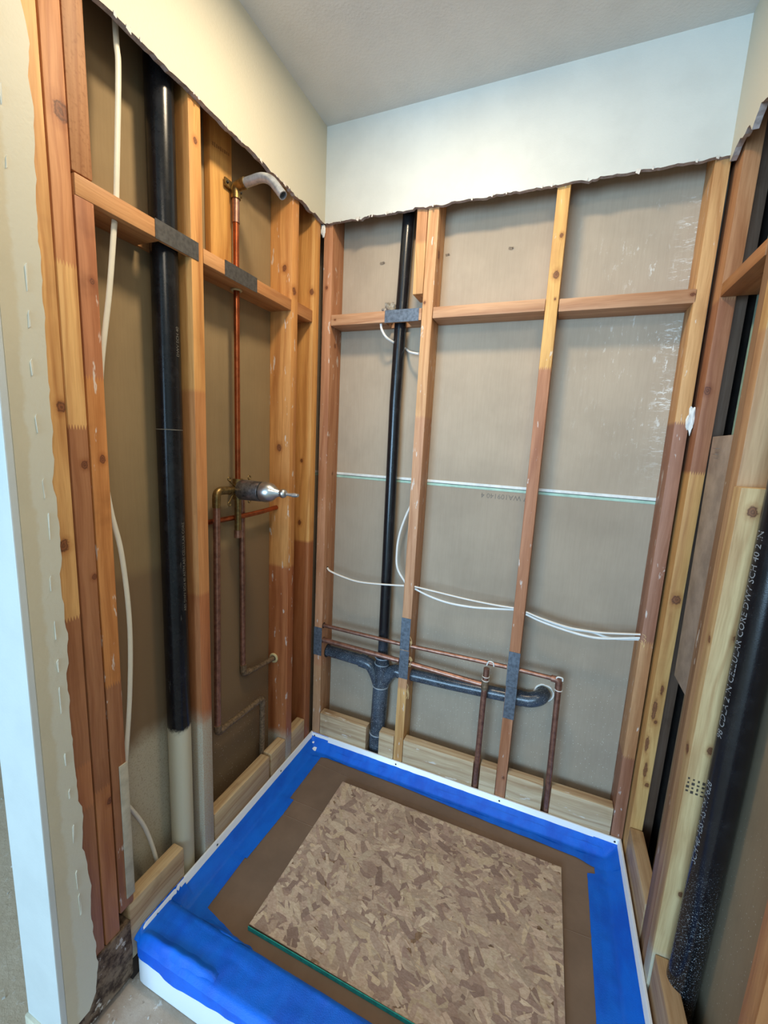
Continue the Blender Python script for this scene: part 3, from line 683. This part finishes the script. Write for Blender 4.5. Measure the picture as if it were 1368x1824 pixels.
def riser(name, label, x0, zt, x1, r, zc):
    t = thing(name, (x1, .014, .06), label, 'pipe'); return t
t = thing('copper_supply_line', (.5, .010, .65), 'upper copper water line of the back wall, turning down at its right end', 'pipe')
pipe('pipe', t, M['copperd'], [(.0415, .0122, .648), (.393, .0122, .647)], .0080, 12)
pipe('pipe', t, M['copperd'], [(.4385, .0122, .648), (.805, .0122, .656)], .0080, 12)
pipe('pipe', t, M['copperd'], [(.849, .0122, .656), (.965, .0122, .654)], .0080, 12)
bm = bmesh.new(); tube(bm, fillet([(.955, .0122, .654), (.981, .0122, .653), (.982, .0122, .622)], .014), .0118, 14); finish('elbow', bm, M['copperd'], t, smooth=True)
pipe('riser', t, M['copperd'], [(.982, .0122, .64), (.9935, .0122, .062)], .0102, 14)
bm = bmesh.new(); torus(bm, (.983, .0122, .617), (0, 0, 1), .0118, .0016, 16, 6); finish('solder_ring', bm, M['chip'], t)
bm = bmesh.new(); tube(bm, fillet([(.971, .006, .652), (.972, .004, .668), (.992, .004, .668), (.992, .006, .655)], .009), .0024, 8); finish('pipe_strap', bm, M['chip'], t)
t = thing('copper_supply_line', (.4, .010, .57), 'lower, thicker copper water line of the back wall, ending at a riser', 'pipe')
pipe('pipe', t, M['copperd'], [(.0415, .0122, .581), (.393, .0122, .575)], .0105, 14)
pipe('pipe', t, M['copperd'], [(.4385, .0122, .574), (.722, .0122, .564)], .0105, 14)
pipe('riser', t, M['copperd'], [(.735, .0122, .632), (.7335, .0122, .5), (.7335, .0122, .062)], .0108, 14)
pipe('coupling', t, ovs, [(.7347, .0122, .548), (.7347, .0122, .585)], .0130, 14)
bm = bmesh.new()
for z in (.585, .60): torus(bm, (.7348, .0122, z), (0, 0, 1), .0125, .0014, 16, 6)
finish('solder_ring', bm, M['chip'], t)
bm = bmesh.new(); tube(bm, fillet([(.735, .004, .648), (.740, .002, .668), (.759, .002, .666), (.760, .004, .650)], .009), .0024, 8); finish('pipe_strap', bm, M['chip'], t)

# ------------------------------------------------------------------ plumbing, right wall
t = thing('drain_stack', (1.29, -.465, .06), 'fat black printed plastic pipe in the right wall beside the knotty stud', 'pipe')
pv = pipe('pipe', t, M['absr'], [(1.288, -.458, .10), (1.290, -.463, .6), (1.294, -.462, 2.45)], .031, 32)
a0 = math.radians(196)
def wr(z0):
    def fn(u, v):
        a = a0 + (.006-v)/.0313*1.0; z = z0+u
        cx, cy = (1.288+.002*min((z-.1)/.5, 1)+.004*max(0, (z-.6)/1.85), -.458-.005*min((z-.1)/.5, 1)+.001*max(0, (z-.6)/1.85))
        return Vector((cx+.0313*math.cos(a), cy+.0313*math.sin(a), z))
    return fn
text_obj('printed_text', '98 CDLA 2 IN CELLULAR CORE DWV SCH 40 2 IN', .0200, wr(.865), M['letter'], pv)
text_obj('printed_text', 'SCH 40 ABS ASTM F628', .0200, wr(.56), M['letter'], pv)

# ------------------------------------------------------------------ cables
cb = thing('electrical_cable', (-.02, -.79, 1.9), 'cream cable hanging down the left bay beside the fat black pipe', 'cable')
pipe('cable', cb, M['cable'], spline([(-.03, -.772, 2.45), (-.022, -.776, 2.215), (-.020, -.776, 2.147), (-.02, -.794, 1.903)]), .0062, 10, squash=.6)
pipe('cable', cb, M['cable'], spline([(-.02, -.800, 1.863), (-.022, -.818, 1.72), (-.028, -.842, 1.55), (-.034, -.848, 1.40), (-.026, -.840, 1.26), (-.02, -.824, 1.15), (-.018, -.815, .98), (-.02, -.822, .80), (-.026, -.838, .62), (-.034, -.845, .52)]), .0062, 10, squash=.6)
pipe('cable', cb, M['cable'], spline([(-.05, -.842, .50), (-.056, -.81, .44), (-.056, -.772, .34), (-.052, -.745, .20), (-.05, -.742, .065)]), .0055, 10)
cb = thing('electrical_cable', (.3, .02, 1.8), 'white cable looping from the back blocking down behind the second stud', 'cable')
pipe('cable', cb, M['cablew'], spline([(.2445, .012, 1.863), (.249, .014, 1.842), (.272, .022, 1.812), (.318, .0835, 1.790), (.352, .045, 1.768), (.3945, .020, 1.755)]), .0044, 8)
pipe('cable', cb, M['cablew'], spline([(.392, .060, 1.215), (.370, .052, 1.155), (.352, .045, 1.085), (.347, .040, 1.02), (.355, .034, .95), (.3945, .03, .895)]), .0044, 8)
cb = thing('electrical_cable', (.6, .012, .88), 'upper white cable strung level across the back wall bays', 'cable')
pipe('cable', cb, M['cablew'], spline([(.042, .030, .900), (.065, .016, .893), (.13, .012, .880), (.201, .010, .873), (.30, .010, .880), (.3945, .014, .890)]), .0046, 8, squash=.7)
pipe('cable', cb, M['cablew'], spline([(.437, .014, .894), (.52, .012, .890), (.637, .012, .883), (.74, .012, .881), (.807, .014, .882)]), .0046, 8, squash=.7)
pipe('cable', cb, M['cablew'], spline([(.849, .014, .876), (.90, .012, .864), (.984, .012, .851), (1.05, .012, .851), (1.103, .014, .855), (1.201, .020, .870)]), .0046, 8, squash=.7)
cb = thing('electrical_cable', (.7, .012, .86), 'lower white cable sagging across the middle and right back bays', 'cable')
pipe('cable', cb, M['cablew'], spline([(.437, .018, .884), (.50, .014, .866), (.576, .012, .855), (.66, .012, .856), (.72, .012, .863), (.807, .018, .874)]), .0040, 8)
pipe('cable', cb, M['cablew'], spline([(.849, .018, .866), (.90, .014, .852), (.968, .012, .840), (1.04, .012, .832), (1.10, .014, .835), (1.201, .022, .857)]), .0042, 8)
pipe('cable', cb, M['cablew'], spline([(.849, .026, .870), (.92, .022, .852), (.99, .020, .843), (1.06, .020, .846), (1.12, .020, .838), (1.201, .03, .848)]), .0040, 8)
blob('insulation_wad', None, (.262, .055, 1.924), (.022, .022, .021), M['fluff'], 5, None, 4, .5)
tag(bpy.data.objects['insulation_wad'], 'crumpled grey wad of insulation on the blocking beside the vent pipe', 'insulation')

# ------------------------------------------------------------------ shower pan
PX1 = 1.236; PY0 = -.866
def hs(d):           # side lip profile by distance from the outer edge
    pts = [(0, .136), (.002, .1395), (.007, .140), (.0095, .137), (.0125, .117), (.02, .110), (.056, .084), (.2, .082)]
    for (a, b) in zip(pts, pts[1:]):
        if d <= b[0]: return a[1]+(b[1]-a[1])*(d-a[0])/(b[0]-a[0])
    return .082
def hf(d):
    pts = [(0, .108), (.004, .119), (.010, .126), (.018, .129), (.10, .128), (.108, .124), (.116, .110), (.124, .086), (.14, .082)]
    for (a, b) in zip(pts, pts[1:]):
        if d <= b[0]: return a[1]+(b[1]-a[1])*(d-a[0])/(b[0]-a[0])
    return .082
def pan_h(x, y):
    ds = max(0, min(x, PX1-x, -y)); df = max(0, y-PY0)
    a = hs(ds); b = hf(df)
    fade = min(1, df/.035)            # the side lips round down to the curb at the front corners
    if df < .035: a = a*math.sqrt(max(fade, 0)) + (.108)*(1-math.sqrt(max(fade, 0)))
    return max(a, b)
def axis_lines(lo, hi, f0, f1):
    s = set()
    for k in f0: s.add(round(lo+k, 5))
    for k in f1: s.add(round(hi-k, 5))
    a, b = lo+max(f0), hi-max(f1); n = 26
    for i in range(n+1): s.add(round(a+(b-a)*i/n, 5))
    return sorted(s)
side = (0, .002, .007, .0095, .0125, .02, .035, .056, .075, .10)
xs = axis_lines(0, PX1, side, side); ys = axis_lines(PY0, 0, (0, .004, .010, .018, .035, .06, .10, .108, .116, .124, .14), side)
bm = bmesh.new(); g = {}
for i, x in enumerate(xs):
    for j, y in enumerate(ys): g[i, j] = bm.verts.new((x, y, pan_h(x, y)))
nx, ny = len(xs), len(ys)
for i in range(nx-1):
    for j in range(ny-1): bm.faces.new((g[i, j], g[i+1, j], g[i+1, j+1], g[i, j+1]))
rim = [(i, 0) for i in range(nx)] + [(nx-1, j) for j in range(1, ny)] + [(i, ny-1) for i in range(nx-2, -1, -1)] + [(0, j) for j in range(ny-2, 0, -1)]
bot = [bm.verts.new((g[k].co.x, g[k].co.y, .001)) for k in rim]
for k in range(len(rim)):
    a, b = rim[k], rim[(k+1) % len(rim)]; bm.faces.new((g[a], bot[k], bot[(k+1) % len(rim)], g[b]))
# round the front corners
for v in bm.verts:
    if v.co.y < PY0+.03 and (v.co.x < .03 or v.co.x > PX1-.03):
        cx = .03 if v.co.x < .03 else PX1-.03; d = Vector((v.co.x-cx, v.co.y-(PY0+.03)))
        m = max(abs(d.x), abs(d.y))
        if d.length > 1e-6: d = d/d.length*m; v.co.x, v.co.y = cx+d.x, PY0+.03+d.y
pan = finish('shower_pan', bm, M['pan'], None, smooth=True)
tag(pan, 'white acrylic shower pan with a raised curb, filling the stripped alcove', 'shower pan')
for (x, y, ax) in ((.024, 0, 'y'), (.413, 0, 'y'), (.830, 0, 'y'), (1.215, 0, 'y'), (0, -.242, 'x'), (0, -.58, 'x'), (0, -.80, 'x')):
    bm = bmesh.new()
    bmesh.ops.create_uvsphere(bm, u_segments=12, v_segments=6, radius=.0034)
    for v in bm.verts:
        v.co.z *= .25
        q = v.co.copy()
        if ax == 'y': v.co = Vector((x+q.x, -.0115-q.z*.9, .129+q.y*1.1))
        else: v.co = Vector((.0115+q.z, y+q.x, .129+q.y*1.1))
    finish('flange_screw', bm, M['hole'], pan, smooth=True)

# cardboard and oriented strand board resting in the pan
CZ0, CZ1 = .0845, .0878
bm = bmesh.new()
cxs = [.072, .35, .66, .95, 1.062, 1.155]; cys = [-.735, -.60, -.366, -.33, -.11, -.055]
box(bm, .075, 1.155, -.743, -.055, CZ0, CZ1, bevel=.0006)
card = finish('cardboard_sheet', bm, M['card'])
tag(card, 'brown cardboard lining the pan floor under the strand board', 'cardboard')
for (a, b) in (((.086, -.104), (.30, -.120)), ((.086, -.300), (.245, -.298)), ((.086, -.366), (.235, -.363)), ((1.05, -.333), (1.13, -.328)), ((.30, -.120), (.80, -.122)), ((.30, -.137), (.62, -.137))):
    bm = bmesh.new(); tube(bm, [(a[0], a[1], CZ1-.0004), (b[0], b[1], CZ1-.0004)], .0017, 8, squash=.6); finish('crease', bm, M['card'], card)

OZ0, OZ1 = CZ1+.0006, CZ1+.0125
quad = [(.240, -.700), (.733, -.704), (1.052, -.70), (1.047, -.158), (.244, -.156)]
osb = thing('strand_board', (.64, -.43, OZ0), 'square of oriented strand board lying on the cardboard, teal painted front edge', 'board')
bm = bmesh.new(); a = [bm.verts.new((x, y, OZ0)) for x, y in quad]; b = [bm.verts.new((x, y, OZ1)) for x, y in quad]
bm.faces.new(a[::-1]); bm.faces.new(b)
for i in range(5): bm.faces.new((a[i], a[(i+1) % 5], b[(i+1) % 5], b[i]))
finish('board', bm, plain('strand_board_core', (150, 118, 90), .8, var=.3, scale=60), osb)
bm = bmesh.new(); box(bm, .240, 1.052, -.7062, -.7042, OZ0, OZ1+.0004); finish('painted_edge', bm, M['teal'], osb, label='teal painted edge')
def clip(poly):
    n = len(quad)
    for i in range(n):
        a, b = Vector(quad[i]), Vector(quad[(i+1) % n]); e = b-a; out = []
        for k in range(len(poly)):
            p, q = poly[k], poly[(k+1) % len(poly)]
            sp = e.x*(p.y-a.y)-e.y*(p.x-a.x); sq = e.x*(q.y-a.y)-e.y*(q.x-a.x)
            if sp >= 0: out.append(p)
            if (sp >= 0) != (sq >= 0): out.append(p+(q-p)*(sp/(sp-sq)))
        poly = out
        if len(poly) < 3: return []
    return poly
rnd = random.Random(77); verts = []; faces = []; cols = []
pal = [(190, 168, 146), (196, 174, 150), (184, 160, 138), (176, 152, 134), (204, 184, 158), (164, 138, 122), (150, 124, 112), (188, 166, 144), (180, 156, 136), (200, 178, 148), (142, 116, 104), (194, 170, 148)]
NF = 2600
for i in range(NF):
    c = Vector((rnd.uniform(.22, 1.07), rnd.uniform(-.73, -.13)))
    ang = rnd.gauss(-.42, .55) if rnd.random() < .62 else rnd.uniform(0, 3.14)
    L = rnd.uniform(.03, .12)*(1.0 if i < NF*.6 else .6); wd = min(L*rnd.uniform(.14, .42), .034)
    ca, sa = math.cos(ang), math.sin(ang); poly = []
    k = 8
    for j in range(k):
        t_ = 2*math.pi*j/k; ux = math.copysign(abs(math.cos(t_))**.32, math.cos(t_))*L*.5*rnd.uniform(.75, 1.1); uy = math.copysign(abs(math.sin(t_))**.32, math.sin(t_))*wd*.5*rnd.uniform(.7, 1.15)
        poly.append(c+Vector((ux*ca-uy*sa, ux*sa+uy*ca)))
    poly = clip(poly)
    if len(poly) < 3: continue
    z = OZ1+.0001+i*.0000005; tx, ty = rnd.uniform(-.006, .006), rnd.uniform(-.006, .006)
    base = len(verts)
    verts += [(p.x, p.y, z+(p.x-c.x)*tx+(p.y-c.y)*ty) for p in poly]
    faces.append(list(range(base, base+len(poly))))
    cc = lin(pal[int(rnd.random()**.95*len(pal))]); mean = (.455, .345, .255); cc = [cc[q]*.82+mean[q]*.18 for q in range(3)]; j = rnd.uniform(.88, 1.2); cols.append((cc[0]*j, cc[1]*j, cc[2]*j, 1))
me = bpy.data.meshes.new('wood_strands'); me.from_pydata(verts, [], faces)
at = me.color_attributes.new('Col', 'FLOAT_COLOR', 'CORNER'); li = 0
for p in me.polygons:
    for _ in p.loop_indices: at.data[li].color = cols[p.index]; li += 1
link('wood_strands', me, M['strand'], osb, kind='stuff')

# blue masking tape over the rim, slopes and curb
def interp(pts, s):
    for a, b in zip(pts, pts[1:]):
        if s <= b[0]: return a[1] if b[0] == a[0] else a[1]+(b[1]-a[1])*(s-a[0])/(b[0]-a[0])
    return pts[-1][1]
def surf(x, y, off):
    h = pan_h(x, y)
    h = max(h, CZ1+.0002)
    return h + off
tape = thing('masking_tape', (.6, -.8, .13), 'wide bands of blue masking tape covering the pan rim and curb', 'tape')
def tape_strip(n, m, f, off, seed, wr=.0008, label=None):
    """f(i/n, j/m) -> (x, y) or (x, y, z)"""
    bm = bmesh.new(); G = []
    for i in range(n+1):
        row = []
        for j in range(m+1):
            p = f(i/n, j/m)
            z = p[2] if len(p) > 2 else surf(p[0], p[1], off)
            k = mnoise.noise(Vector((p[0]*30, p[1]*30, seed)))*wr + abs(mnoise.noise(Vector((p[0]*9, p[1]*26, seed+4))))*wr*1.2
            nrm = Vector((0, -1, 0)) if len(p) > 3 else Vector((0, 0, 1))
            row.append(bm.verts.new(Vector((p[0], p[1], z))+nrm*max(k, 0)))
        G.append(row)
    for i in range(n):
        for j in range(m): bm.faces.new((G[i][j], G[i+1][j], G[i+1][j+1], G[i][j+1]))
    return finish('tape_strip', bm, M['tape'], tape, label, smooth=True)
def edges_jag(pts, s, seed): return interp(pts, s) + .0012*mnoise.noise(Vector((s*60, seed, 0)))
# left band: outer edge at the lip, inner edge stepping over the cardboard
inL = [(-.866, .10), (-.545, .0965), (-.5445, .0965), (-.372, .094), (0, .093)]
tape_strip(130, 16, lambda s, t: ((lambda y: ((.0125 if y > -.72 else .0125-.012*min(1, (-.72-y)/.02)) + (edges_jag(inL, y, 1)-.0125)*t, y))(-.862+.855*s)), .0012, 1)
tape_strip(60, 10, lambda s, t: ((lambda y: (.045+(interp([(-.56, .1035), (-.372, .112), (-.30, .112)], y)+.001*mnoise.noise(Vector((y*80, 3, 0)))-.045)*t, y))(-.550+.25*s)), .0020, 2, label='overlapping strip stepping further over the cardboard')
# back band
inB = [(0, -.090), (.12, -.064), (.45, -.066), (.80, -.080), (1.10, -.088), (1.14, -.10), (1.24, -.10)]
tape_strip(150, 16, lambda s, t: ((lambda x: (x, -.0125+(edges_jag(inB, x, 2)+.0125)*t))(.0125+1.211*s)), .0017, 3, .0016)
tape_strip(140, 8, lambda s, t: ((lambda x: (x, -.030+(.010*mnoise.noise(Vector((x*7, 1, 0))))-.030*t))(.10+1.08*s)), .0024, 13, .0022, label='wrinkled second strip along the back slope')
# right band
inR = [(-.866, 1.108), (-.5, 1.122), (-.128, 1.127), (-.127, 1.15), (0, 1.15)]
tape_strip(130, 16, lambda s, t: ((lambda y: (PX1-.0125+(edges_jag(inR, y, 5)-(PX1-.0125))*t, y))(-.862+.850*s)), .0014, 4)
# front band: over the curb and down its face, its lower edge slanting
def front(s, t):
    x = .004+1.228*s
    yin = interp([(0, -.705), (.10, -.710), (.26, -.741), (.45, -.738), (.62, -.740), (1.24, -.738)], x)+.0015*mnoise.noise(Vector((x*50, 8, 0)))
    drop = interp([(0, .030), (.03, .036), (.10, .040), (.14, .052), (.17, .046), (.3, .030), (.5, .022), (1.24, .02)], x)+.002*mnoise.noise(Vector((x*40, 2, 0)))
    a = .16
    if t < a:
        q = t/a; zt = .118
        yy = PY0-.0016
        if x < .03: yy = PY0+.03-math.sqrt(max(0, .03**2-(.03-x)**2))-.0016
        return (x, yy, zt-drop*(1-q), 1)
    q = (t-a)/(1-a)
    y0 = PY0+.004
    if x < .03: y0 = PY0+.03-math.sqrt(max(0, .03**2-(.03-x)**2))+.003
    return (x, y0+(yin-y0)*q)
tape_strip(160, 40, front, .0022, 6, .0014)
# loose ridge and crumpled tab on the curb
def ridge(p0, p1, hgt, wdt, seed, label):
    p0 = Vector(p0); p1 = Vector(p1); d = (p1-p0); nn = Vector((-d.y, d.x)).normalized()
    bm = bmesh.new(); G = []
    for i in range(31):
        s = i/30; row = []
        for j in range(11):
            t = j/10; env = math.sin(math.pi*min(1, s*1.0))**.6
            p = p0+d*s+nn*(t-.5)*wdt*(.6+.4*env)+nn*.006*mnoise.noise(Vector((s*5, seed, 0)))
            z = surf(p.x, p.y, .0032)+hgt*env*math.sin(math.pi*t)**1.4
            row.append(bm.verts.new((p.x, p.y, z)))
        G.append(row)
    for i in range(30):
        for j in range(10): bm.faces.new((G[i][j], G[i+1][j], G[i+1][j+1], G[i][j+1]))
    finish('tape_strip', bm, M['tape'], tape, label, smooth=True)
ridge((.018, -.846), (.26, -.842), .010, .030, 3, 'puckered fold of tape on the front curb')
ridge((.118, -.742), (.29, -.750), .009, .028, 5, 'loose fold of tape along the inner curb')

# debris on the floor by the pan
rnd = random.Random(5); bm = bmesh.new()
for i in range(420):
    x, y = (rnd.uniform(.0, .5), rnd.uniform(-1.25, -.885)) if i < 240 else (rnd.uniform(-1.2, -.14), rnd.uniform(-1.3, -.2))
    if -.12 < x < .02 and y > -1.06: continue
    s = rnd.uniform(.0012, .0042)*(2 if rnd.random() < .06 else 1)
    m = Matrix.Translation((x, y, s*.35)) @ Matrix.Rotation(rnd.uniform(0, 6), 4, 'Z') @ Matrix.Diagonal((s*rnd.uniform(1, 2), s, s*.7, 1))
    bmesh.ops.create_cube(bm, size=1, matrix=m)
o = finish('plaster_crumbs', bm, plain('plaster_crumbs', (214, 208, 198), .9, var=.2), kind='stuff'); tag(o, 'crumbs of plaster scattered over the dusty floor', 'debris')

for o in list(bpy.data.objects):
    if o.parent is None and o.get('category'):
        g = {'electrical_cable': 'electrical cables in the wall bays', 'copper_supply_line': 'copper water lines of the back wall', 'drain_branch': 'horizontal black drain pipes', 'drain_stack': 'fat black drain stacks'}.get(o.name.split('.')[0])
        if g: o['group'] = g
